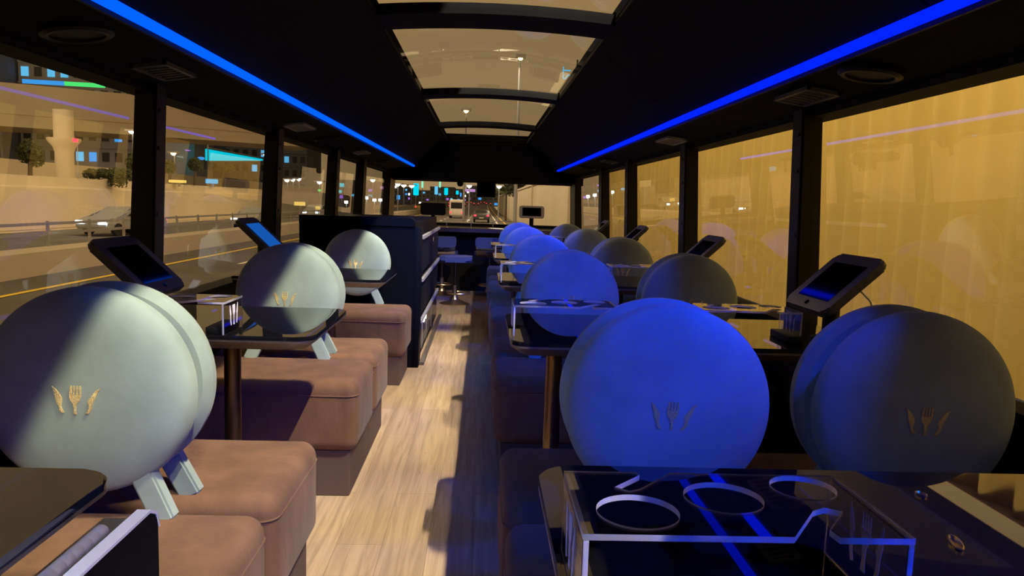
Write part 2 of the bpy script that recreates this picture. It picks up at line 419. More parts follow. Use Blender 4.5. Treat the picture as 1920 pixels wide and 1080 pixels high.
# ------------------------------------------------------------------ seats
def cushion_bm(x0, x1, y0, y1, z0, z1, r):
    """softly rounded block: every surface point is an inner-box point pushed out along a cube-sphere direction"""
    def axis(a, b):
        A, C = a+r, b-r
        q = [(A, -math.tan(t)) for t in (PI/4, PI/4*.75, PI/4*.5, PI/4*.25)]
        q += [(A+(C-A)*k/8, 0) for k in range(9)]
        return q + [(C, math.tan(t)) for t in (PI/4*.25, PI/4*.5, PI/4*.75, PI/4)]
    ax = [axis(x0, x1), axis(y0, y1), axis(z0, z1)]
    n = len(ax[0]); bm = B(); vs = {}
    cx, cy, cz = (x0+x1)/2, (y0+y1)/2, (z0+z1)/2
    def vert(i, j, k):
        if (i, j, k) not in vs:
            c = Vector((ax[0][i][0], ax[1][j][0], ax[2][k][0])); o = Vector((ax[0][i][1], ax[1][j][1], ax[2][k][1]))
            p = c + o.normalized()*r
            u, w, q = (c.x-cx)/((x1-x0)/2-r), (c.y-cy)/((y1-y0)/2-r), (c.z-cz)/((z1-z0)/2-r)
            if o.z > .99 and abs(o.x)+abs(o.y) < .01: p.z += .009*(1-u*u)*(1-w*w)
            if abs(o.y) > .99 and abs(o.x)+abs(o.z) < .01: p.y += math.copysign(.006, o.y)*(1-u*u)*(1-q*q)
            if abs(o.x) > .99 and abs(o.y)+abs(o.z) < .01: p.x += math.copysign(.006, o.x)*(1-w*w)*(1-q*q)
            vs[(i, j, k)] = bm.verts.new(p)
        return vs[(i, j, k)]
    for d in range(3):
        for e in (0, n-1):
            for a in range(n-1):
                for b in range(n-1):
                    f = []
                    for da, db in ((0, 0), (1, 0), (1, 1), (0, 1)):
                        t = [a+da, b+db]; t.insert(d, e); f.append(vert(*t))
                    bm.faces.new(f)
    return bm
R = .212; DOME = .072
def disc_bm():
    prof = [(0, .026)]
    for r in (.08, .14, .17, .188, .197): prof.append((r, .026 - .016*(r/R)**4))
    prof += [(.2025, .004), (R, -.008)]
    n = 16
    for i in range(1, n+1):
        a = (PI/2)*i/n
        r = R*math.cos(a)**.46 if i < n else 0
        prof.append((r, -.008 - (DOME-.012)*math.sin(a)**.55 - .004*(1-(r/R)**2)))
    bm = B(); lathe(bm, prof, 96, 'y')
    return bm
def face_depth(r): 
    best = None
    n = 400
    for i in range(1, n+1):
        a = (PI/2)*i/n; rr = R*math.cos(a)**.46 if i < n else 0
        if rr <= r: return -.008 - (DOME-.012)*math.sin(a)**.55 - .004*(1-(rr/R)**2)
DISC = None
def make_seat(label, width, discs, group, yoff):
    """one seat block facing -y; local origin: floor, at the seam between the two back-to-back seats"""
    t = empty('bench_seat', (0, 0, 0), label, 'seat', group)
    h = width/2
    bm = B(); rbox(bm, -h+.028, h-.028, -.44, -.004, 0, .176, .004, 1); obj('base', bm, M['plinth'], t)
    bm = cushion_bm(-h, h, -.464, -.026, .172, .436, .042)
    ring = rrect(-h+.0005, h-.0005, -.4645, -.0255, .04, n=5)
    tube(bm, [(p[0], p[1],   .384) for p in ring], .0030, 6, True)
    obj('seat_cushion', bm, M['suede'], t, True)
    global DISC
    for dx in discs:
        if DISC is None:
            d = obj('backrest', disc_bm(), M['velvet'], t, True); DISC = d.data
        else: d = mesh_obj('backrest', DISC, M['velvet'], t)
        d.location = (dx, yoff, .695)
        e = mesh_obj('emblem', EMB, M['gold'], d); e.location = (0, face_depth(.035)+.0004, -.006); e['label'] = 'gold fork and two knives emblem'
        for sx in (-1, 1):
            bm = B()
            a = Vector((sx*.105, -.026, -.165)); b = Vector((sx*.155, -.034, -.268))
            dr = (b-a).normalized(); pr = Vector((-dr.z, 0, dr.x))
            q = B(); vs = []
            for p in (a, b):
                for su in (-1, 1):
                    for sv in (-1, 1):
                        vs.append(q.verts.new(p + pr*su*.024 + Vector((0, sv*.017, 0))))
            for f in ((0,1,3,2),(4,6,7,5),(0,4,5,1),(2,3,7,6),(0,2,6,4),(1,5,7,3)): q.faces.new([vs[i] for i in f])
            bmesh.ops.recalc_face_normals(q, faces=q.faces[:])
            bmesh.ops.bevel(q, geom=q.edges[:], offset=.005, segments=2, affect='EDGES')
            merge(bm, q); obj('leg', bm, M['velvet'], d, True)
    return t
gL, gR = 'single seats along the highway windows', 'double seats along the yellow wall windows'
XL, XR = -.785, .622
sL = make_seat('brown single seat with round sage back, camera-facing, closest row on the highway side', .70, [0], gL, -.036)
sL.location = (XL, 1.57, 0)
dup(sL, (XL, 1.57, 0), PI, 'brown single seat turned forwards, back-to-back with the closest highway-side seat', gL)
dup(sL, (XL, 3.13, 0), 0, 'brown single seat with round sage back, behind the middle table on the highway side', gL)
dup(sL, (XL, 3.13, 0), PI, 'brown single seat turned forwards, behind the middle round seat on the highway side', gL)
dup(sL, (XL, 4.82, 0), 0, 'brown single seat with round sage back set against the tall black bar cabinet', gL)
sR = make_seat('brown double seat with two round backs, camera-facing, closest row on the yellow wall side', 1.11, [-.229, .292], gR, -.036)
rowsR = [1.55, 3.26, 4.86, 6.46, 8.02]
sR.location = (XR, rowsR[0], 0)
nameR = ['closest', 'second', 'third', 'fourth', 'fifth and last']
def swap(r):
    for c in r.children:
        if c.name.startswith('backrest'): c.location.x = -c.location.x
for i, y in enumerate(rowsR):
    if i: dup(sR, (XR, y, 0), 0, 'brown double seat with two round backs, %s row along the yellow wall side' % nameR[i], gR)
    if i < 4: swap(dup(sR, (XR, y, 0), PI, 'forward-turned brown double seat backing onto the %s yellow-wall row' % nameR[i], gR))

# ------------------------------------------------------------------ tables
ZT = .72
def make_table(label, x0, x1, depth, aisle, cols, group, metal_ovals=()):
    t = empty('dining_table', (0, 0, 0), label, 'table', group)
    cr = (1, 0, 0, 1) if aisle < 0 else (0, 1, 1, 0)
    bm = B(); prism(bm, rrect(x0, x1, 0, depth, .05, cr), 'z', ZT-.012, ZT)
    bmesh.ops.bevel(bm, geom=[e for e in bm.edges if abs(e.verts[0].co.z-e.verts[1].co.z) < 1e-6 and e.verts[0].co.z > ZT-.001], offset=.003, segments=2, affect='EDGES')
    obj('tabletop', bm, M['black_glass'], t, True)
    bm = B()
    o1 = rrect(x0, x1, 0, depth, .05, cr); 
    sx0, sx1 = (x0+.03, x1) if aisle < 0 else (x0, x1-.03)
    o2 = rrect(sx0, sx1, .03, depth-.03, .045, cr)
    up = [bm.verts.new((p[0], p[1], ZT-.0125)) for p in o1]; mid = [bm.verts.new((p[0], p[1], ZT-.018)) for p in o1]
    lo = [bm.verts.new((p[0], p[1], ZT-.042)) for p in o2]
    n = len(o1)
    for A, C in ((up, mid), (mid, lo)):
        for k in range(n): bm.faces.new((A[k], A[(k+1) % n], C[(k+1) % n], C[k]))
    bm.faces.new(up); bm.faces.new(lo[::-1])
    obj('edge_band', bm, M['bronze'], t, True)
    for cx in cols:
        bm = B(); lathe(bm, [(0, .0), (.07, 0), (.07, .008), (.026, .012), (.025, ZT-.05), (.06, ZT-.046), (.06, ZT-.041), (0, ZT-.041)], 28, 'z', (cx, depth*.5, 0))
        obj('column', bm, M['bronze_post'], t, True)
    for gx, gy, a, b, r in metal_ovals:  # small flat metal ovals on the tabletop
        bm = B(); lathe(bm, [(b, 0), (b*1.05, .0035), (b*.9, .004), (b*.7, .0015), (0, .0012)], 24, 'z')
        bmesh.ops.scale(bm, vec=(1, a/b, 1), verts=bm.verts[:]); bmesh.ops.rotate(bm, cent=(0, 0, 0), matrix=Matrix.Rotation(r, 3, 'Z'), verts=bm.verts[:])
        bmesh.ops.translate(bm, vec=(gx, gy, ZT-.0005), verts=bm.verts[:])
        obj('metal_oval', bm, M['champagne'], t, True)
    return t
gTL, gTR = 'black tables on the highway side', 'black tables on the yellow wall side'
tb = make_table('bronze-rimmed black glass table with cup holder and tablet on the highway side', -1.165, -.452, .555, 1, [-.757], gTL)
tb.location = (0, 2.02, 0)
dup(tb, (0, 3.53, 0), 0, 'black glass table beside the bar cabinet seat on the highway side', gTL)
t0 = make_table('black glass table in the bottom corner with its hinged flap hanging down', -1.165, -.485, .6, 1, [-.8], gTL)
t0.location = (0, .41, 0)
# hanging flap with hinge
bm = B(); xf = -.438
prism(bm, rrect(.02, .585, .30, .675, .03, (0, 0, 1, 0)), 'x', xf-.008, xf+.008)
fl = obj('drop_leaf', bm, M['navy'], t0, True); fl.location = (0, 0, 0)
bm = B(); prism(bm, [(.02, .6755), (.56, .6755), (.58, .665), (.586, .645), (.589, .645), (.583, .668), (.562, .6795), (.02, .6795)], 'x', xf-.009, xf+.009)
e = obj('leaf_edge', bm, M['white_plastic'], fl, True); e['label'] = 'pale edge strip'
bm = B(); box(bm, -.49, -.452, .05, .56, .655, .668); obj('hinge_plate', bm, M['bronze'], t0)
bm = B()
prof = []
y = .30
while y < .50:
    prof += [(.0085, y), (.0095, y+.002), (.0095, y+.016), (.0085, y+.018)]; y += .019
lathe(bm, [(0, prof[0][1])] + prof + [(0, prof[-1][1])], 20, 'y', (-.466, 0, .674))
o = obj('hinge', bm, M['steel'], t0, True); o['label'] = 'ringed metal hinge barrel'
labs = ['black glass table filling the bottom corner under the large clear cup holder', 'black glass table behind the closest pair of blue-lit round backs',
        'black glass table behind the second row of round backs along the yellow wall', 'black glass table behind the third row of round backs along the yellow wall',
        'black glass table before the last row of round backs along the yellow wall']
tr0 = make_table(labs[0], .09, 1.165, .61, -1, [.24, .72], gTR, [(.614, .516, .009, .007, 0), (.566, .366, .022, .007, -.35)])
tr0.location = (0, .45, 0)
tr = make_table(labs[1], .09, 1.165, .56, -1, [.24, .72], gTR); tr.location = (0, 2.03, 0)
for y, l in ((3.56, labs[2]), (5.18, labs[3]), (6.78, labs[4])): dup(tr, (0, y, 0), 0, l, gTR)

# ------------------------------------------------------------------ acrylic cup holders
def circ(cx, cy, r, n=40): return [(cx+r*math.cos(2*PI*k/n), cy-r*math.sin(2*PI*k/n)) for k in range(n)]
def make_holder(label, group):
    t = empty('cup_holder', (0, 0, 0), label, 'cup holder', group)
    w, d, th, hh = .152, .079, .006, .09
    out = [(-w,-d), (.040,-d), (.085,-.022), (.105,-.010), (.118,-.018), (.108,-.045), (.082,-d), (w,-d),
           (w,d), (-.032,d), (-.078,.036), (-.094,.024), (-.108,.033), (-.098,.052), (-.066,d), (-w,d)]
    out = [(-w,-d), (.040,-d), (.083,-.020), (.098,-.011), (.113,-.020), (.080,-.062), (.082,-d), (w,-d),
           (w,d), (-.034,d), (-.078,.030), (-.090,.024), (-.104,.034), (-.070,.070), (-.072,d), (-w,d)]
    me = flat_mesh('top_plate', [out, circ(-.092,-.026,.040), circ(.004,.012,.040), circ(.106,.046,.031)][:3] + [circ(.1,.043,.034)], th)
    me.transform(Matrix.Translation((0, 0, hh-th)))
    mesh_obj('top_plate', me, [M['acrylic'], M['acrylic_edge']], t)
    for p in me.polygons: p.material_index = 1 if abs(p.normal.z) < .5 else 0
    for sx in (-1, 1):
        bm = B(); rbox(bm, min(sx*w, sx*(w-th)), max(sx*w, sx*(w-th)), -d, d, 0, hh-th+.0005 if False else hh-th-.0004, .0012, 2)
        p = obj('end_plate', bm, [M['acrylic'], M['acrylic_edge']], t)
        for q in p.data.polygons: q.material_index = 1 if abs(q.normal.x) < .5 else 0
        em = flat_mesh('etched_mark', etched_loops(.98, .50), .0006)
        em.transform(Matrix.Rotation(PI/2, 4, 'Z') @ Matrix.Rotation(PI/2, 4, 'X'))
        e = mesh_obj('etched_mark', em, M['etched'], p); e.location = (sx*(w+.0004) if sx > 0 else -(w+.0012), 0, .046); e['label'] = 'white etched knife, fork and knife'
    return t
gH = 'clear acrylic cup holders'
h0 = make_holder('large clear acrylic cup holder with three holes, closest to the camera on the corner table', gH)
h0.location = (.25, .712, ZT)
for x, y, l in ((.25, 2.21, 'clear acrylic cup holder before the second aisle-side blue round back'),
                (.80, 2.22, 'clear acrylic cup holder under the large tablet on the yellow wall side'),
                (-.84, 2.10, 'clear acrylic cup holder on the middle highway-side table, beside its tablet'),
                (.25, 3.72, 'clear acrylic cup holder on the aisle end of the third yellow-side table'),
                (.80, 3.75, 'clear acrylic cup holder in front of the third window-side round back'),
                (.25, 5.30, 'small clear cup holder on the aisle end of the fourth yellow-side table'),
                (.62, 6.95, 'small clear cup holder on the table before the last window-side round back')):
    dup(h0, (x, y, ZT), 0, l, gH)
dup(h0, (-.285, 9.3, .79), 0, 'clear acrylic cup holder on the windscreen counter beside the dark-backed tablet', gH)
dup(h0, (.285, 9.32, .79), 0, 'clear acrylic cup holder on the windscreen counter beside the pale tablet', gH)
# dark trays under two of the holders
for x, y, l in ((.90, 2.2, 'black napkin tray under the etched end of the holder by the large tablet'),
                (-.755, 2.10, 'black napkin tray under the etched end of the highway-side cup holder')):
    bm = B(); rbox(bm, -.022, .022, -.07, .07, 0, .02, .003, 2)
    o = obj('napkin_tray', bm, M['black'], None, True); o.location = (x + (.03 if x > 0 else .035), y, ZT); tag(o, l, 'tray')

# ------------------------------------------------------------------ tablets
def make_tablet(label, group, case, lit=None, s=1, hz=.185):
    """screen panel tilted towards the aisle; s=+1: stands by the +x window. Local origin on the table under the post"""
    t = empty('tablet_stand', (0, 0, 0), label, 'tablet', group)
    a = math.radians(43)
    ux = Vector((math.cos(a), 0, math.sin(a)))            # up along the screen, towards the window
    nz = Vector((-math.sin(a), 0, math.cos(a)))
    c = Vector((0, 0, hz))
    Mx = Matrix((ux, Vector((0, 1, 0)), nz)).transposed().to_4x4(); Mx.translation = c
    Fx = Matrix.Diagonal((s, 1, 1, 1))
    def put(nm, bm, m, par, sm=True):
        bmesh.ops.transform(bm, matrix=Fx @ Mx, verts=bm.verts[:])
        return obj(nm, bm, m, par, sm)
    bm = B(); prism(bm, rrect(-.115, .115, -.14, .14, .024), 'z', -.012, .012)
    bmesh.ops.bevel(bm, geom=[e for e in bm.edges if abs((e.verts[0].co.z)-(e.verts[1].co.z)) < 1e-6], offset=.006, segments=3, affect='EDGES')
    case_o = put('casing', bm, M[case], t)
    bm = B(); box(bm, -.074, .076, -.10, .10, .010, .0128); put('screen', bm, lit or M['screen'], t, False)
    bm = B(); lathe(bm, [(0, 0), (.008, 0), (.008, .003), (0, .003)], 12, 'z', (-.094, 0, .0115)); put('home_button', bm, M['screen'], t)
    bm = B(); rbox(bm, -.045, .03, -.035, .035, -.04, -.011, .006, 2); put('mount', bm, M['black'], t)
    bm = B(); lathe(bm, [(0, .0), (.055, 0), (.055, .010), (.028, .018), (.024, .03), (.024, hz-.03), (0, hz-.03)], 24); obj('post', bm, M['black'], t, True)
    return t
gT = 'tablets on stands'
tR = make_tablet('large tilted tablet with dark screen by the window pillar on the yellow wall side', gT, 'casing', None, 1, .172)
tR.location = (1.06, 2.19, ZT)
tL = make_tablet('large tilted tablet with dark screen beside the window pillar on the highway side', gT, 'casing', None, -1, .15)
tL.location = (-1.05, 2.33, ZT)
dup(tR, (1.045, 3.55, ZT), 0, 'dark tablet just showing above the second window-side round back', gT)
dup(tR, (1.05, 5.2, ZT), 0, 'blue-lit tablet above the third window-side round back', gT)
dup(tR, (1.05, 6.75, ZT), 0, 'far dark tablet against the last but one yellow-side pillar', gT)
tL2 = make_tablet('tablet with a lit blue picture above the middle round back on the highway side', gT, 'casing', M['e_tablet'], -1)
tL2.location = (-1.04, 3.6, ZT)
def make_front_tablet(label, loc, case, facing):
    t = empty('counter_tablet', loc, label, 'tablet', 'tablets on the windscreen counter', 0 if facing else PI)
    bm = B(); prism(bm, rrect(-.155, .155, .14, .29, .03), 'y', -.012, .012)
    bmesh.ops.bevel(bm, geom=[e for e in bm.edges if abs((e.verts[0].co.y)-(e.verts[1].co.y)) < 1e-6], offset=.006, segments=3, affect='EDGES')
    bmesh.ops.rotate(bm, cent=(0, 0, .2), matrix=Matrix.Rotation(-.15, 3, 'X'), verts=bm.verts[:])
    obj('casing', bm, M[case], t, True)
    bm = B(); box(bm, -.115, .115, -.0135, -.011, .165, .268)
    bmesh.ops.rotate(bm, cent=(0, 0, .2), matrix=Matrix.Rotation(-.15, 3, 'X'), verts=bm.verts[:])
    obj('screen', bm, M['screen'], t)
    bm = B(); box(bm, -.025, .025, -.0, .02, .01, .16); rbox(bm, -.06, .06, -.05, .07, 0, .012, .003, 1); obj('post', bm, M['black'], t)
    return t
make_front_tablet('tablet turned with its dark back to us on the windscreen counter', (-.605, 9.25, .79), 'black', False)
make_front_tablet('pale framed tablet facing us on the windscreen counter', (.605, 9.2, .79), 'casing_lit', True)
# charging cable of the large tablet
bm = B()
tube(bm, [(1.125, 2.16, .88), (1.145, 2.13, .85), (1.15, 2.1, .80), (1.15, 2.06, .74), (1.13, 2.05, .7245), (1.08, 2.06, .7235), (1.02, 2.1, .7235)], .0028, 8)
tag(obj('charging_cable', bm, M['white_plastic'], None, True), 'white charging cable hanging from the large tablet on the yellow wall side', 'cable')

# ------------------------------------------------------------------ bar cabinet
t = empty('bar_cabinet', (0, 0, 0), 'tall black bar cabinet standing behind the last highway-side seat', 'cabinet')
bm = B(); box(bm, -1.175, -.43, 4.87, 7.1, .0, .955)
bmesh.ops.bevel(bm, geom=[e for e in bm.edges if abs(e.verts[0].co.x-e.verts[1].co.x) < 1e-6 and 0], offset=.01, segments=1, affect='EDGES') if 0 else None
obj('body', bm, M['navy'], t)
bm = B(); prism(bm, rrect(-1.175, -.435, .93, .985, .03, (0, 0, 1, 0)), 'y', 4.862, 4.93); obj('top_lip', bm, M['navy'], t, True)
bm = B(); rbox(bm, -.435, -.395, 4.868, 5.02, 0, .93, .004, 2); obj('side_post', bm, M['navy'], t, True)
for z0, z1, nm in ((.60, .862, 'drawer'), (.31, .57, 'drawer')):
    bm = B(); rbox(bm, -.43, -.408, 5.05, 7.05, z0, z1, .003, 1); d = obj(nm, bm, M['black'], t)
    bm = B(); rbox(bm, -.408, -.388, 5.08, 7.02, z1-.022, z1+.004, .003, 1); h = obj('handle', bm, M['steel'], d); h['label'] = 'brushed steel rail handle'
    if z0 > .5:
        em = flat_mesh('emblem', emblem_loops(.6), .0015)
        em.transform(Matrix.Rotation(PI/2, 4, 'Z') @ Matrix.Rotation(PI/2, 4, 'X'))
        e = mesh_obj('emblem', em, M['gold'], d); e.location = (-.4079, 6.35, .78)
bm = B(); rbox(bm, -.43, -.41, 5.05, 7.05, .02, .285, .003, 1); d = obj('drawer', bm, M['black_glass'], t)
bm = B(); rbox(bm, -.41, -.39, 5.08, 7.02, .265, .288, .003, 1); h = obj('handle', bm, M['steel'], d)
for yy in (5.45, 5.62):
    bm = B(); lathe(bm, [(0, 0), (.02, 0), (.022, .006), (.016, .010), (0, .010)], 18, 'x', (-.412, yy, .235)); obj('spot_lamp', bm, M['e_case'], d)
bm = B(); 
for yy in (5.35, 5.75, 6.3): box(bm, -.411, -.4085, yy-.01, yy+.01, .03, .255)
obj('glass_rack', bm, M['steel'], d)

# ------------------------------------------------------------------ windscreen counter, stools
t = empty('windscreen_counter', (0, 0, 0), 'long dark counter running under the windscreen', 'counter')
bm = B(); rbox(bm, -1.17, 1.17, 9.1, 9.495, .76, .79, .006, 2); obj('countertop', bm, M['black_glass'], t, True)
bm = B(); rbox(bm, -1.17, 1.17, 9.085, 9.1, .735, .786, .003, 1); o = obj('edge_band', bm, M['bronze'], t)
bm = B(); box(bm, -1.17, 1.17, 9.3, 9.34, 0, .735); obj('apron', bm, M['wall'], t)
def make_stool(label, group):
    t = empty('bar_stool', (0, 0, 0), label, 'stool', group)
    bm = B(); lathe(bm, [(0, 0), (.165, 0), (.165, .008), (.12, .018), (.05, .045), (.028, .09), (.024, .2), (0, .2)], 36); obj('base', bm, M['champagne'], t, True)
    bm = B(); lathe(bm, [(0, .2), (.015, .2), (.015, .45), (.04, .46), (0, .462)], 20); obj('gas_lift', bm, M['chrome'], t, True)
    bm = B(); tube(bm, [(.12*math.cos(a)-.0, .12*math.sin(a)+.04, .12) for a in [2*PI*k/24 for k in range(24)]], .009, 8, True); obj('footrest', bm, M['champagne'], t, True)
    bm = B(); prism(bm, rrect(-.18, .18, -.17, .18, .07), 'z', .462, .52)
    bmesh.ops.bevel(bm, geom=[e for e in bm.edges if abs(e.verts[0].co.z-e.verts[1].co.z) < 1e-6], offset=.018, segments=3, affect='EDGES')
    obj('seat', bm, M['stool_pad'], t, True)
    bm = B()
    prism(bm, [(-.19, .47), (-.235, .50), (-.25, .56), (-.235, .60), (-.222, .60), (-.235, .56), (-.22, .51), (-.18, .485)], 'x', -.16, .16)
    obj('back_shell', bm, M['chrome'], t, True)
    bm = B(); prism(bm, rrect(-.17, .17, .575, .70, .03), 'y', -.245, -.21)
    bmesh.ops.bevel(bm, geom=[e for e in bm.edges if abs(e.verts[0].co.y-e.verts[1].co.y) < 1e-6], offset=.01, segments=2, affect='EDGES')
    obj('backrest', bm, M['stool_pad'], t, True)
    return t
gS = 'swivel stools at the windscreen counter'
st = make_stool('gold-footed swivel stool turned sideways at the end of the aisle', gS); st.location = (-.275, 8.06, 0); st.rotation_euler = (0, 0, -PI/2)
dup(st, (-.46, 8.86, 0), 0, 'swivel stool under the windscreen counter behind the bar cabinet', gS)
dup(st, (.10, 8.86, 0), 0, 'swivel stool under the windscreen counter beside the last double seat', gS)

# ------------------------------------------------------------------ ceiling fittings
def soffit_z(ax): return ZH+.005 + (ZL-.012-ZH-.005)*(1.16-ax)/(1.16-.87)
def make_vent(label, x, y, w, l, group, fm='vent'):
    t = empty('air_vent', (x, y, soffit_z(abs(x))-.004), label, 'vent', group)
    sl = math.atan2(ZL-.012-ZH-.005, .29)
    t.rotation_euler = (0, sl if x > 0 else -sl, 0)
    bm = B()
    for a, b, c, d in ((-w, w, -l, -l+.012), (-w, w, l-.012, l), (-w, -w+.012, -l, l), (w-.012, w, -l, l)): box(bm, a, b, c, d, -.008, .004)
    obj('frame', bm, M[fm], t)
    bm = B(); box(bm, -w+.01, w-.01, -l+.01, l-.01, 0, .004); obj('backing', bm, M['vent_dark'], t)
    n = 6
    for k in range(n):
        yy = -l+.02 + (2*l-.04)*(k+.5)/n
        bm = B(); box(bm, -w+.012, w-.012, yy-.004, yy+.004, -.005, .002); obj('slat', bm, M[fm], t)
    return t
gV = 'air vents in the ceiling edge'
make_vent('dark air vent in the ceiling edge over the closest highway-side window', -1.01, 2.45, .055, .12, gV)
make_vent('bright-rimmed air vent over the second pillar on the highway side', -1.01, 4.2, .055, .15, gV, 'vent_pale')
make_vent('small far air vent over the bar cabinet on the highway side', -1.01, 6.3, .055, .15, gV, 'vent_pale')
make_vent('wide air vent over the first pillar on the yellow wall side', 1.03, 2.42, .055, .13, gV)
make_vent('air vent with pale slats over the second pillar on the yellow wall side', 1.03, 4.15, .055, .15, gV, 'vent_pale')
make_vent('small far air vent over the third yellow-side window', 1.03, 6.2, .055, .15, gV)
def make_speaker(label, x, y):
    t = empty('ceiling_speaker', (x, y, soffit_z(abs(x))-.002), label, 'speaker', 'round ceiling speakers')
    sl = math.atan2(ZL-.012-ZH-.005, .29); t.rotation_euler = (0, sl if x > 0 else -sl, 0)
    bm = B(); lathe(bm, [(.062, .004), (.062, -.012), (.072, -.014), (.082, -.008), (.082, .004)], 36); obj('ring', bm, M['pillar'], t, True)
    bm = B(); lathe(bm, [(0, -.006), (.062, -.006), (.062, .004)], 36); obj('grille', bm, M['vent_dark'], t, True)
make_speaker('round black speaker over the closest highway-side window', -1.0, 1.92)
make_speaker('round speaker behind the bright-rimmed vent on the highway side', -1.02, 4.95)
make_speaker('round far speaker over the last highway-side pillar', -1.02, 7.6)
make_speaker('round black speaker over the closest yellow-side window', 1.02, 2.0)
make_speaker('round far speaker over the last yellow-side pillar', 1.02, 7.4)
# hanging monitor and dash camera
t = empty('ceiling_monitor', (.04, 9.5, 1.26), 'black monitor hanging between the two windscreen halves', 'monitor')
bm = B(); rbox(bm, -.118, .118, -.03, .03, -.09, .12, .006, 2); obj('housing', bm, M['black'], t, True)
bm = B(); box(bm, -.105, .105, -.0315, -.029, -.078, .07); obj('screen', bm, M['screen'], t)
t = empty('dash_camera', (-.29, 9.52, 1.345), 'small black camera hanging from the top edge of the windscreen', 'camera')
bm = B(); lathe(bm, [(0, -.055), (.03, -.045), (.04, -.02), (.04, .02), (0, .02)], 20); obj('housing', bm, M['black'], t, True)
bm = B(); lathe(bm, [(0, -.045), (.014, -.045), (.014, -.03), (0, -.03)], 14, 'y', (0, 0, -.02)); obj('lens', bm, M['screen'], t)

# ================================================================== outside
ZG = -1.2
# road: level near us, climbing gently far ahead
bm = B()
def road_z(y): return ZG + (0 if y < 130 else .000055*(y-130)**2 if y < 330 else 2.2)
ys = [-60, 0, 40, 90, 130, 160, 190, 220, 250, 290, 330, 420, 700]
prev = None
for y in ys:
    r = [bm.verts.new((x, y, road_z(y))) for x in (-23.5, 4.05)]
    if prev: bm.faces.new((prev[0], prev[1], r[1], r[0]))
    prev = r
struct('ground', bm, M['asphalt'])
bm = B(); box(bm, -260, -23.4, -80, 800, ZG-.4, ZG-.02); struct('ground_far', bm, M['concrete_dark'])
def line(nm, x, w, segs, m):
    bm = B()
    for a, b in segs:
        n = max(1, int((b-a)/30))
        for k in range(n):
            p, q = a+(b-a)*k/n, a+(b-a)*(k+1)/n
            v = [bm.verts.new(c) for c in ((x-w, p, road_z(p)+.012), (x+w, p, road_z(p)+.012), (x+w, q, road_z(q)+.012), (x-w, q, road_z(q)+.012))]
            bm.faces.new(v)
    struct(nm, bm, M[m])
dash = [(k*9-20, k*9-16.5) for k in range(36)]
line('trim_%d' % tn, -10.0, .09, [(-40, 330)], 'line_yellow'); tn += 1
line('trim_%d' % tn, -8.0, .08, dash, 'line_white'); tn += 1
line('trim_%d' % tn, -4.9, .09, dash, 'line_white'); tn += 1
line('trim_%d' % tn, -1.75, .09, dash, 'line_white'); tn += 1
line('trim_%d' % tn, 1.7, .1, [(-20, 330)], 'line_white'); tn += 1
line('trim_%d' % tn, 2.6, .08, [(-20, 330)], 'line_yellow'); tn += 1
# median barrier with a railing
bm = B(); prism(bm, [(-12.4, ZG), (-12.2, -.55), (-12.0, -.5), (-11.9, -.5), (-11.75, -.6), (-11.6, ZG)], 'y', -30, 330)
struct('wall_median', bm, M['concrete'])
t = empty('guard_rail', (-12.0, 0, 0), 'low metal guard rail with posts on the concrete median', 'rail')
for z in (-.15, .12):
    bm = B(); box(bm, -.02, .02, -5, 60, z-.04, z+.04); obj('rail', bm, M['steel'], t)
for k in range(24):
    bm = B(); box(bm, -.035, .035, -.03, .03, -.5, .2); o = obj('post', bm, M['steel'], t); o.location = (0, 8+2.2*k, 0)
# retaining wall, upper wall
bm = B(); prism(bm, [(-25.4, ZG), (-25.4, 1.75), (-25.0, 1.75), (-25.0, 1.2), (-24.8, 1.1), (-24.8, ZG)], 'y', -20, 170); struct('wall_retaining', bm, M['concrete'])
bm = B(); box(bm, -70, -25.2, -20, 170, ZG, 1.5); struct('ground_terrace', bm, M['concrete_dark'])
bm = B(); box(bm, -36.4, -36, -20, 160, 1.5, 3.2); struct('wall_terrace', bm, M['concrete'])
# viaduct deck crossing obliquely, with flared columns
def oblique(bm, p, q, z0, z1, w):
    p, q = Vector((p[0], p[1], 0)), Vector((q[0], q[1], 0))
    d = (q-p).normalized(); nrm = Vector((-d.y, d.x, 0))
    vs = [bm.verts.new((c.x, c.y, z)) for z in (z0, z1) for c in (p, q, q+nrm*w, p+nrm*w)]
    for f in ((0,1,2,3),(4,7,6,5),(0,4,5,1),(1,5,6,2),(2,6,7,3),(3,7,4,0)): bm.faces.new([vs[i] for i in f])
t = empty('viaduct', (0, 0, 0), 'pale concrete viaduct crossing behind the highway on a flared round column', 'bridge')
bm = B(); p, q = (-88, 54), (-20, 92); oblique(bm, p, q, 7.0, 8.2, 9); oblique(bm, (p[0]-.2, p[1]-.4), (q[0]-.2, q[1]-.4), 8.2, 11.2, 1); obj('deck', bm, M['concrete_dark'], t)
bm = B(); oblique(bm, (-100, 58), (-60, 70), 7.2, 7.4, 4); obj('girder', bm, M['concrete'], t)
for px, y in ((122, 60), (-160, 52)):
    c = at(px, 330, y)
    bm = B(); lathe(bm, [(0, -1.5), (.66, -1.5), (.66, 3.9), (.78, 4.3), (1.15, 4.75), (1.2, 4.95), (.7, 4.97), (.7, 7.1), (0, 7.1)], 24, 'z', (c.x, c.y, 0)); obj('column', bm, M['concrete'], t, True)
# coloured light bar on the viaduct edge
a, b = at(42, 152, 58), at(197, 161, 60)
t = empty('light_bar', (0, 0, 0), 'long blue and green light bar on the edge of the viaduct', 'light bar')
mid = at(121, 156.6, 59.0)
bm = B(); tube(bm, [a, mid], .16, 8); obj('blue_half', bm, M['e_blue'], t)
bm = B(); tube(bm, [mid, b], .16, 8); obj('green_half', bm, M['e_green'], t)
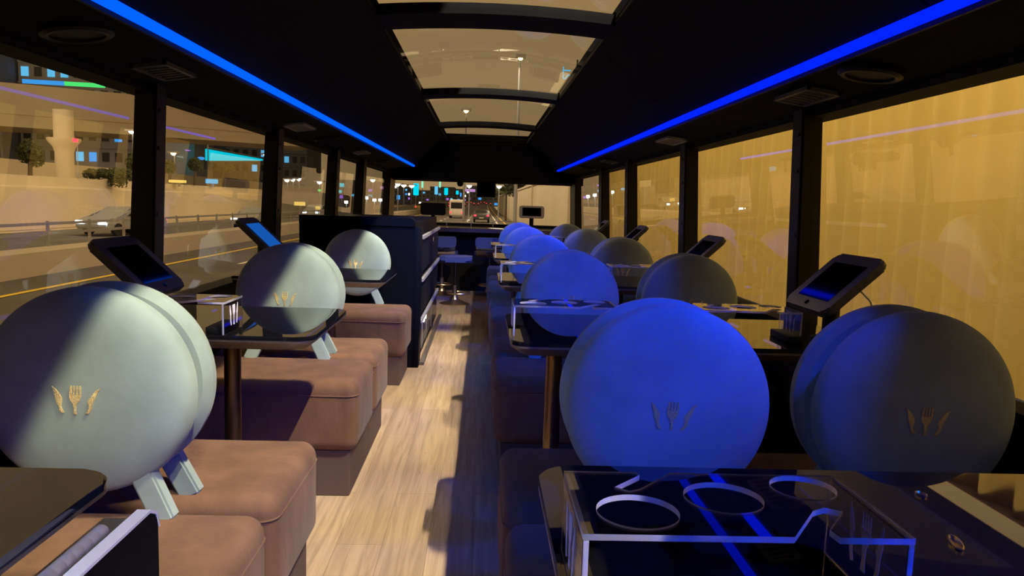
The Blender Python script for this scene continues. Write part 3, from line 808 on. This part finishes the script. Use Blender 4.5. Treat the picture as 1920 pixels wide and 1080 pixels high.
# apartment building behind
def building(name, label, px0, px1, py_top, y, wallm, rows, cols, lit, litm, group, zb=ZG, depth=14):
    A, C = at(px0, 380, y), at(px1, 380, y); top = at((px0+px1)/2, py_top, y).z
    t = empty(name, ((A.x+C.x)/2, y, zb), label, 'building', group)
    w = (C.x-A.x)/2; h = top-zb
    bm = B(); box(bm, -w, w, 0, depth, 0, h); box(bm, -w-.15, w+.15, -.2, depth, h, h+.5)
    for r in range(1, rows): box(bm, -w, w, -.18, 0, h*r/rows-.12, h*r/rows+.12)
    obj('wall', bm, M[wallm], t)
    cw, rh = 2*w/cols, h/rows
    for r in range(rows):
        for c in range(cols):
            k = (r, c)
            mm = litm[hash((r*7+c*13)) % len(litm)] if k in lit else 'win_dark'
            bm = B(); x0 = -w+cw*(c+.22); z0 = rh*(r+.3)
            box(bm, x0, x0+cw*.56, -.06, .02, z0, z0+rh*.45)
            o = obj('window', bm, M[mm], t)
            if k in lit: o['label'] = 'lit window'
    return t
gB = 'buildings beyond the highway'
building('apartment_building', 'grey apartment block with blue lit windows behind the flared column', 44, 285, 40, 95, 'facade', 9, 10,
         {(6,0),(6,2),(6,3),(5,2),(5,3),(2,4),(2,5),(3,7)}, ['e_sky', 'e_blue', 'e_sky'], gB)
building('apartment_building', 'pale blue apartment block at the edge of the closest highway-side window', -160, 10, 20, 92, 'facade_blue', 9, 7,
         {(2,5),(1,4)}, ['e_sky'], gB)
building('office_building', 'dark blue block with small white lights beside the cyan billboard', 345, 380, 250, 150, 'facade_blue', 6, 3, {(5,0),(5,1),(5,2),(4,1),(1,0)}, ['e_white'], gB)
building('office_building', 'grey office block standing behind the cyan billboard', 296, 345, 262, 130, 'facade', 5, 4, {(1,0),(2,2)}, ['e_white'], gB)
building('office_building', 'wide blue grey block rising above the cyan billboard', 384, 520, 245, 170, 'facade_blue', 5, 8, {(4,3),(4,5),(3,6),(2,5)}, ['e_sky'], gB)
building('office_building', 'dark block with two cyan windows behind the third highway-side window', 530, 575, 262, 160, 'facade_blue', 5, 3, {(4,0),(3,0)}, ['e_sky'], gB)
# billboard
t = empty('billboard', (0, 0, 0), 'big wedge-shaped cyan billboard glowing beyond the terrace', 'billboard')
bm = B()
P = [at(386, 279, 100), at(493, 298.5, 140), at(493, 301, 140), at(386, 301, 100)]
vs = [bm.verts.new(p) for p in P] + [bm.verts.new(p + Vector((-.3, .6, 0))) for p in P]
for f in ((0,1,2,3),(7,6,5,4),(0,4,5,1),(1,5,6,2),(2,6,7,3),(3,7,4,0)): bm.faces.new([vs[i] for i in f])
obj('lit_face', bm, M['e_cyan'], t)
bm = B(); tube(bm, [P[0] + Vector((0,0,.15)), P[1] + Vector((0,0,.15))], .12, 6); tube(bm, [P[3] - Vector((0,0,.15)), P[2] - Vector((0,0,.15))], .12, 6)
tube(bm, [P[3], at(386, 318, 100)], .2, 6); obj('frame', bm, M['win_dark'], t)
for px, py, w, m, l in ((362, 300, 4, 'e_blue', 'small blue round sign left of the billboard, lowest of the terrace signs'), (377, 297, 9, 'e_blue', 'blue oval sign touching the cyan billboard'),
                     (352, 282, 7, 'e_violet', 'violet bar sign on the dark blue block')):
    c = at(px, py, 96); r = w*96/F/1.4
    bm = B(); lathe(bm, [(0, -.1), (r, -.1), (r, .1), (0, .1)], 20, 'y')
    bmesh.ops.scale(bm, vec=(1, 1, .45 if m == 'e_blue' else .2), verts=bm.verts[:])
    o = obj('shop_sign', bm, M[m]); o.location = c; tag(o, l.replace(' left of', ' near'), 'sign', 'glowing signs by the billboard')
# plants
def leaf_ball(bm, c, rx, ry, rz, n, s):
    for _ in range(n):
        u = Vector((random.gauss(0, 1), random.gauss(0, 1), random.gauss(0, 1))).normalized()*random.uniform(.45, 1)**.5
        p = Vector((c[0]+u.x*rx, c[1]+u.y*ry, c[2]+u.z*rz))
        a = Vector((random.uniform(-1, 1), random.uniform(-1, 1), random.uniform(-1, 1))).normalized()
        b = a.orthogonal().normalized()
        k = s*random.uniform(.6, 1.3)
        bm.faces.new([bm.verts.new(p + a*k), bm.verts.new(p + b*k*.5), bm.verts.new(p - a*k), bm.verts.new(p - b*k*.5)])
def tree(label, px, py0, py1, wpx, y, group='trees on the terrace'):
    base, top = at(px, py1, y), at(px, py0, y)
    h = top.z-base.z; r = wpx/2*y/F
    t = empty('street_tree', base, label, 'tree', group)
    bm = B(); tube(bm, [(0, 0, -1.2), (.05, 0, h*.35), (-.05, .1, h*.6)], [.16, .12, .07], 8); tube(bm, [(.03, 0, h*.4), (r*.4, .1, h*.65)], [.08, .04], 6); tube(bm, [(.03, 0, h*.35), (-r*.4, .1, h*.65)], [.08, .04], 6)
    obj('trunk', bm, M['bark'], t)
    bm = B()
    for k in range(7):
        a = random.uniform(0, 6.28); q = random.uniform(0, .45)
        leaf_ball(bm, (math.cos(a)*r*q, math.sin(a)*r*q, h*(.55+.22*random.random())), r*.62, r*.62, h*.27, 260, .09+.03*r)
    obj('crown', bm, M['leaf'], t)
tree('round-crowned tree on the terrace before the pale blue block', 56, 262, 333, 50, 46)
tree('dark rounded tree beside the first highway-side pillar', 252, 288, 338, 40, 60)
tree('dark tree showing just past the first highway-side pillar', 318, 300, 338, 28, 66)
tree('tree beneath the small blue round sign', 365, 296, 332, 34, 72)
tree('low tree standing under the cyan billboard', 418, 306, 334, 44, 80)
t = empty('hedge', at(203, 330, 51.5), 'dark trailing hedge spilling over the retaining wall', 'hedge')
bm = B()
for k in range(14):
    u = k/13-.5; leaf_ball(bm, (u*2.5, 0, .15-.1*abs(u)+random.uniform(-.08, .08)), .4, .5, .30 + (.14 if k > 7 else 0), 190, .09)
for k in range(6): leaf_ball(bm, (.3+.18*k, -.3, -.4), .2, .14, .34, 70, .08)
obj('foliage', bm, M['leaf'], t)
bm = B(); tube(bm, [(-.9, 0, -.3), (0, .1, -.1), (.9, 0, -.3)], .03, 6); obj('stem', bm, M['bark'], t)

# vehicles ------------------------------------------------------------------
CARMESH = {}
def make_car(name, label, paint, group, van=False):
    t = empty(name, (0, 0, 0), label, 'van' if van else 'car', group)
    L_, W_, H_ = (5.6, 2.0, 2.6) if van else (4.6, 1.82, 1.45)
    h = L_/2
    bm = B()
    if van: pts = [(-h, .35), (-h, 1.1), (-h+.1, 1.3), (-h+.12, H_-.15), (-h+.35, H_), (h-1.3, H_), (h-.55, 1.5), (h-.1, 1.15), (h, .8), (h, .35)]
    else: pts = [(-h, .35), (-h-.02, .75), (-h+.06, .98), (-h+.75, 1.02), (-h+1.35, H_), (h-2.0, H_), (h-1.25, 1.0), (h-.25, .85), (h, .68), (h+.02, .35)]
    pts = [(-y, z) for y, z in pts]                        # nose towards -y
    prism(bm, pts, 'x', -W_/2, W_/2)
    bmesh.ops.bevel(bm, geom=[e for e in bm.edges], offset=.09, segments=2, affect='EDGES')
    for v in bm.verts:
        if v.co.z > 1.05: v.co.x *= 1 - (.12 if not van else .03)*(v.co.z-1.0)/(H_-1.0)
    obj('body', bm, M[paint], t, True)
    bm = B()
    if van:
        box(bm, -.78, .78, h-.14, h-.07, 1.35, 2.2); box(bm, -.8, .8, -h+.62, -h+1.0, 1.55, 2.3)
        for s in (-1, 1): box(bm, min(s*.97, s*1.005), max(s*.97, s*1.005), -h+1.4, h-.5, 1.4, 2.15)
    else:
        for s in (-1, 1):
            prism(bm, [(h-1.0, 1.02), (h-1.5, 1.36), (-h+2.15, 1.36), (-h+1.55, 1.02)], 'x', min(s*.80, s*.90), max(s*.80, s*.90))
        prism(bm, [(-h+1.30, 1.0), (-h+1.97, 1.40), (-h+2.02, 1.38), (-h+1.38, .98)], 'x', -.72, .72)
        prism(bm, [(h-.78, 1.03), (h-1.33, 1.41), (h-1.30, 1.45), (h-.70, 1.04)], 'x', -.72, .72)
    obj('window_glass', bm, M['car_glass'], t)
    for sx in (-1, 1):
        for sy in (-h+.85, h-.9):
            bm = B(); lathe(bm, [(0, -.1), (.2, -.11), (.32, -.1), (.34, -.06), (.34, .06), (.32, .1), (.2, .11), (0, .1)], 20, 'x', (sx*(W_/2-.09), sy, .34)); obj('wheel', bm, M['tyre'], t, True)
        bm = B(); rbox(bm, sx*W_*.36-.2, sx*W_*.36+.2, -h-.03, -h+.1, .6, .76, .03, 2); obj('headlight', bm, M['e_head'], t)
        bm = B(); rbox(bm, sx*W_*.40-.13, sx*W_*.40+.13, h-.1, h+.03, .75 if not van else .7, .92, .02, 2); obj('tail_light', bm, M['e_red'], t)
    bm = B(); box(bm, -.26, .26, h+.005, h+.03, .5, .62); obj('number_plate', bm, M['white_paint'], t)
    return t
gC = 'traffic on the highway'
c0 = make_car('car', 'silver car with bright headlights beyond the median by the closest highway-side window', 'silver_paint', gC)
p = at(232, 448, 40); c0.location = (p.x, 40, ZG); c0.rotation_euler = (0, 0, -.25)
cd = make_car('car', 'dark car ahead in our lane with red tail lights', 'dark_paint', gC); cd.location = (at(903, 400, 88).x, 88, ZG); cd.rotation_euler = (0, 0, PI) if 0 else (0, 0, 0)
# heading away from us: turn the nose to +y
cd.rotation_euler = (0, 0, PI)
for o in cd.children: pass
vn = make_car('minibus', 'white minibus seen from behind in the next lane ahead', 'white_paint', gC, True); vn.location = (at(857, 395, 108).x, 108, ZG); vn.rotation_euler = (0, 0, PI)
tx = make_car('car', 'yellow taxi far ahead towards the city lights', 'taxi_paint', gC); tx.location = (at(787, 380, 170).x, 170, road_z(170)); tx.rotation_euler = (0, 0, PI)
dup(c0, (at(480, 408, 52).x, 52, ZG), -.05, 'dark-roofed oncoming car with two cyan headlights near the second highway-side pillar', gC)
dup(c0, (at(592, 402, 82).x, 82, ZG), 0, 'oncoming car with white headlights showing just above the bar cabinet', gC)
far = [(810, 200, 'dark car with red lights just above the dark-backed tablet'), (822, 235, 'small far car with red lights, farther than the one above the dark tablet'),
       (838, 210, 'far red-lit car beyond the roof of the minibus'), (846, 265, 'tiny red-lit car over the minibus roof edge'), (868, 250, 'far car with red lights between minibus and dark car'),
       (880, 290, 'tiny red-lit car below the hanging monitor'), (893, 270, 'far car with red lights straight above the dark car'), (905, 300, 'tiny car with red lights beyond the monitor bottom edge'),
       (916, 280, 'far red-lit car nearest the concrete wall'), (858, 310, 'farthest red-lit car of the queue')]
for px, y, l in far: dup(cd, (at(px, 380, y).x, y, road_z(y)), PI, l, gC)
# street lamps
def lamp(label, px, py, y, m='e_white', hz=None, group='street lamps'):
    c = at(px, py, y); t = empty('street_lamp', (c.x, c.y, ZG), label, 'lamp', group)
    h = c.z-ZG
    bm = B(); tube(bm, [(0, .3, 0), (0, .3, h*.98), (0, .1, h+.1)], [.1, .06, .05], 6); obj('pole', bm, M['facade'], t)
    k = y/60*.24
    bm = B(); rbox(bm, -k*1.6, k*1.6, -k*1.2, k*1.2, h-.04*k-.05, h+.1, .04*k, 1); obj('head', bm, M['steel'], t)
    bm = B(); lathe(bm, [(0, -k*.9), (k*.6, -k*.65), (k*.9, 0), (0, 0)], 14, 'z', (0, 0, h-.03)); obj('bulb', bm, M[m], t)
for a in ((246, 245, 70, 'white street lamp below the viaduct, first of three by the closest pillar'), (262, 248, 76, 'white street lamp below the viaduct, second of three by the closest pillar'), (277, 251, 82, 'white street lamp half hidden by the closest pillar'),
          (388, 264, 96, 'starry warm street lamp above the cyan billboard', 'e_warm'), (499, 289, 110, 'white double street lamp at the thin end of the cyan billboard'), (336, 254, 118, 'white lamp high over the terrace trees'),
          (325, 286, 88, 'low warm lamp next to the closest highway-side pillar', 'e_warm'),
          (538, 336, 120, 'white lamp in the third highway-side window, first of four'), (549, 335, 126, 'white lamp in the third highway-side window, second of four'), (560, 334, 134, 'white lamp in the third highway-side window, third of four'), (599, 340, 140, 'white lamp in the third highway-side window, last of four'),
          (746, 344, 120, 'white street lamp in the top corner of the windscreen'), (757, 346, 150, 'dim street lamp next to the windscreen top corner'), (772, 347, 170, 'white street lamp beside the tall cyan sign'),
          (936, 348, 90, 'bright street lamp beside the hanging monitor over the wall'), (880, 347, 100, 'long bright street lamp under the windscreen top beside the monitor'),
          (699, 336, 130, 'white lamp seen through the window beside the windscreen')):
    lamp(a[0+3] if False else a[3], a[0], a[1], a[2], a[4] if len(a) > 4 else 'e_white')
lamp('tall street lamp glowing yellow through the roof glass', 976, 107, 34, 'e_warm')
lamp('slim street lamp glowing through the second roof pane', 874, 206, 52, 'e_warm')
# glowing signs ahead
def sign(label, px, py, wpx, hpx, y, m, cat='sign', group='glowing signs in the city', post=True):
    c = at(px, py, y); w, h = wpx*y/F/2, hpx*y/F/2
    t = empty('lit_sign', (c.x, c.y, c.z), label, cat, group)
    bm = B(); rbox(bm, -w, w, -.25, .25, -h, h, min(w, h)*.3, 2); obj('lit_face', bm, M[m], t)
    q = min(w*.3, .12); bm = B(); box(bm, -q, q, .26, .26+q, -(c.z-ZG) if post else -h-.3, h*.8); obj('post', bm, M['facade'], t)
sign('tall cyan sign panel at the windscreen\'s street-lamp end', 780, 355, 10, 22, 220, 'e_cyan')
sign('green tube sign hanging beside the tall cyan panel', 792, 346, 3.5, 12, 200, 'e_mint')
sign('blue and cyan sign panel above the dark-backed tablet', 818, 357, 6, 15, 230, 'e_sky')
sign('second green tube sign, above the blue panel', 825, 346, 3.5, 11, 210, 'e_mint')
sign('square cyan sign above the minibus', 836.5, 359, 7, 13, 240, 'e_cyan')
sign('small teal sign over the minibus roof', 857.5, 361, 5, 7, 250, 'e_cyan')
sign('thin blue sign beside the small teal sign', 864, 365, 3, 7, 255, 'e_blue')
sign('pink banner sign beside the hanging monitor', 881, 357, 20, 5, 260, 'e_pink')
sign('blue sign low on the horizon at the windscreen pillar', 747, 370, 6, 8, 180, 'e_blue')
sign('teal sign in the fourth highway-side window', 641, 347, 8, 7, 130, 'e_cyan')
sign('second teal sign in the fourth highway-side window, lower down', 638, 359, 5, 5, 128, 'e_cyan')
sign('violet sign in the fourth highway-side window', 640, 369, 6, 6, 126, 'e_violet')
sign('row of blue light panels in the fourth highway-side window', 663, 366, 7, 4, 132, 'e_sky')
sign('pale pink sign in the window beside the windscreen', 717, 352, 8, 5, 140, 'e_pink')
sign('long yellow sign beyond the road in the third highway-side window', 562, 382, 18, 7, 60, 'e_yellow')
sign('small orange sign board in the third highway-side window', 596, 390, 7, 6, 64, 'e_yellow')
sign('green traffic signal in the third highway-side window', 599, 357, 4, 4, 90, 'e_green')
sign('red signal light beside the flared column', 141, 263, 4, 6, 58, 'e_red')
sign('blue lettered sign strip over the apartment balconies', 163, 246, 38, 5, 90, 'e_blue', post=False)
sign('yellow and blue sign strip on the retaining wall top', 333, 340, 28, 5, 62, 'e_yellow', post=False)
sign('pale blue cabinet light on the retaining wall top', 397, 340, 20, 8, 70, 'e_sky', post=False)
for k, (px, py) in enumerate(((702, 375), (713, 375), (722, 375), (687, 371), (649, 379), (731, 377))):
    sign('white-blue light cluster low by the windscreen, number %s along the road' % ['one', 'two', 'three', 'four', 'five', 'six'][k], px, py, 6, 5, 100+6*k, 'e_head', 'lamp', 'low light clusters along the road')
# neon letters on a mast, read upwards
t = empty('neon_sign', (0, 0, 0), 'blue neon letters standing sideways, seen through the roof glass', 'sign')
c = at(1070, 150, 60)
Mx = Matrix.Translation(c) @ Matrix.Rotation(PI/2, 4, 'X') @ Matrix.Rotation(PI/2, 4, 'Z')
me = text_bm('ST', .95, .03, Mx); mesh_obj('letters', me, M['e_sky'], t)
bm = B(); p0 = Vector((c.x+.5, c.y+.2, ZG)); tube(bm, [p0, (p0.x, p0.y, c.z+1.6)], .08, 6); obj('mast', bm, M['win_dark'], t)
# city blocks ahead
gD = 'city blocks ahead of the bus'
for k, (a, b, tp, y, l) in enumerate(((742, 775, 352, 366, 'low dark city block at the street-lamp end of the windscreen'), (770, 812, 358, 420, 'city block behind the tall cyan sign'), (806, 850, 352, 382, 'city block behind the blue and cyan panels'),
                                  (845, 880, 356, 440, 'city block behind the minibus'), (874, 935, 350, 480, 'city block behind the hanging monitor'), (625, 700, 340, 300, 'low blue city block behind the fourth highway-side window'),
                                  (690, 745, 345, 334, 'blue city block behind the window beside the windscreen'))):
    r = random.Random(k)
    building('city_block', l, a, b, tp, y, 'facade_blue', 4, 6, {(r.randrange(4), r.randrange(6)) for _ in range(6)}, ['e_sky', 'e_blue', 'e_white', 'e_violet'], gD, ZG, 30)
# ribbed sound wall on the near side, plain concrete wall farther on
bm = B(); pts = []
N = 1000; ya, yb = -3.0, 24.0
prev = None
for k in range(N+1):
    y = ya + (yb-ya)*k/N
    x = 4.0 + .055*math.sin(2*PI*y/.37) + .012*math.sin(2*PI*y/1.5)
    r = [bm.verts.new((x, y, ZG-.2)), bm.verts.new((x, y, 2.52))]
    if prev: bm.faces.new((prev[0], prev[1], r[1], r[0]))
    prev = r
o = struct('wall_sound', bm, M['soundwall'], True)
bm = B(); box(bm, 3.9, 4.2, ya, yb, 2.5, 2.64); box(bm, 4.1, 4.3, ya, yb, ZG, 2.5); struct('wall_sound_cap', bm, M['concrete'])
bm = B(); box(bm, 4.0, 4.3, 24, 200, ZG, 2.6); box(bm, 3.92, 4.3, 24, 200, 2.6, 2.75)
for y in (34, 60, 86, 112, 140): box(bm, 3.86, 4.0, y, y+.5, ZG, 2.75)
struct('wall_concrete', bm, M['concrete'])
for px, y, l in ((950, 96, 'leafy tree over the concrete wall beside the monitor'), (966, 110, 'second leafy tree over the concrete wall')):
    c = at(px, 350, y); t = empty('street_tree', (c.x, y, ZG), l, 'tree', 'trees over the concrete wall')
    bm = B(); tube(bm, [(0, 0, 0), (0, 0, c.z-ZG)], [.15, .08], 8); obj('trunk', bm, M['bark'], t)
    bm = B()
    for k in range(6): leaf_ball(bm, (random.uniform(-.8, .8), random.uniform(-.8, .8), c.z-ZG+random.uniform(-.6, .7)), .9, .9, .7, 200, .16)
    obj('crown', bm, M['leaf'], t)
# unseen slab added over the bus to shade part of the lamp light
bm = B(); box(bm, -9, .59, -7, 4.6, 3.2, 3.45); struct('slab_shade', bm, M['concrete_dark'])

# ------------------------------------------------------------------ lights
def area(name, loc, target, sx, sy, energy, col, spread=180):
    L = bpy.data.lights.new(name, 'AREA'); L.shape = 'RECTANGLE'; L.size = sx; L.size_y = sy; L.energy = energy; L.color = col
    L.spread = math.radians(spread)
    o = bpy.data.objects.new(name, L); link(o)
    zx = (Vector(loc)-Vector(target)).normalized(); yx = Vector((0, 1, 0)); yx = (yx - zx*yx.dot(zx)).normalized(); xx = yx.cross(zx)
    o.matrix_world = Matrix.Translation(loc) @ Matrix((xx, yx, zx)).transposed().to_4x4()
    return o
for y in (-2.3, .9, 3.7):
    area('road_lamp', (1.33, y, 4.5), (-.3, y+1.7, .6), .02, .3, 100, (1, .91, .70), 76)
area('sodium_row', (2.2, 9, 4.6), (4.1, 9.5, 1.0), .5, 26, 360, (1, .78, .36), 120)
area('sodium_row_far', (1.0, 78, 7), (4.2, 78, 0), .8, 110, 2600, (1, .8, .5), 178)
area('terrace_lamp', (-14, 40, 10), (-25.5, 40, 0), 1, 90, 5000, (1, .70, .34), 130)
area('road_flood', (-6, 60, 12), (-6, 60, ZG), 4, 120, 6000, (1, .72, .38), 160)
area('viaduct_lamp', (-40, 40, 2), (-48, 75, 9), 40, 2, 6000, (1, .74, .42), 150)

# ------------------------------------------------------------------ night haze sky
w = bpy.data.worlds.new('night haze'); SC.world = w; w.use_nodes = True
nt = w.node_tree; nt.nodes.clear()
o = nt.nodes.new('ShaderNodeOutputWorld'); bg = nt.nodes.new('ShaderNodeBackground'); nt.links.new(bg.outputs[0], o.inputs[0])
tc = nt.nodes.new('ShaderNodeTexCoord'); n = nt.nodes.new('ShaderNodeTexNoise'); n.inputs['Scale'].default_value = 2.2; n.inputs['Detail'].default_value = 5; n.inputs['Distortion'].default_value = .6
mp = nt.nodes.new('ShaderNodeMapping'); mp.inputs['Scale'].default_value = (1, 1, 3); nt.links.new(tc.outputs['Generated'], mp.inputs[0]); nt.links.new(mp.outputs[0], n.inputs['Vector'])
r = nt.nodes.new('ShaderNodeValToRGB'); r.color_ramp.elements[0].position = .35; r.color_ramp.elements[1].position = .65
r.color_ramp.elements[0].color = (.33, .22, .105, 1); r.color_ramp.elements[1].color = (.46, .295, .115, 1)
nt.links.new(n.outputs[0], r.inputs[0]); # the glow of the city lies ahead and over the highway; the sky above the sound wall is dark
sx = nt.nodes.new('ShaderNodeSeparateXYZ'); nt.links.new(tc.outputs['Generated'], sx.inputs[0])
mr = nt.nodes.new('ShaderNodeMapRange'); mr.interpolation_type = 'SMOOTHSTEP'
for k, v in ((1, .22), (2, .50), (3, 1.0), (4, .10)): mr.inputs[k].default_value = v
nt.links.new(sx.outputs[0], mr.inputs[0])
mm = nt.nodes.new('ShaderNodeMix'); mm.data_type = 'RGBA'; mm.blend_type = 'MULTIPLY'; mm.inputs[0].default_value = 1
nt.links.new(r.outputs[0], mm.inputs[6]); nt.links.new(mr.outputs[0], mm.inputs[7])
nt.links.new(mm.outputs[2], bg.inputs[0]); bg.inputs[1].default_value = .95

# ------------------------------------------------------------------ view
SC.view_settings.view_transform = 'Standard'; SC.view_settings.look = 'None'
SC.view_settings.gamma = 1; SC.view_settings.exposure = 0
SC.view_settings.use_curve_mapping = False
SC.cycles.use_denoising = True
SC.cycles.sample_clamp_indirect = 4
SC.cycles.max_bounces = 12; SC.cycles.transparent_max_bounces = 24
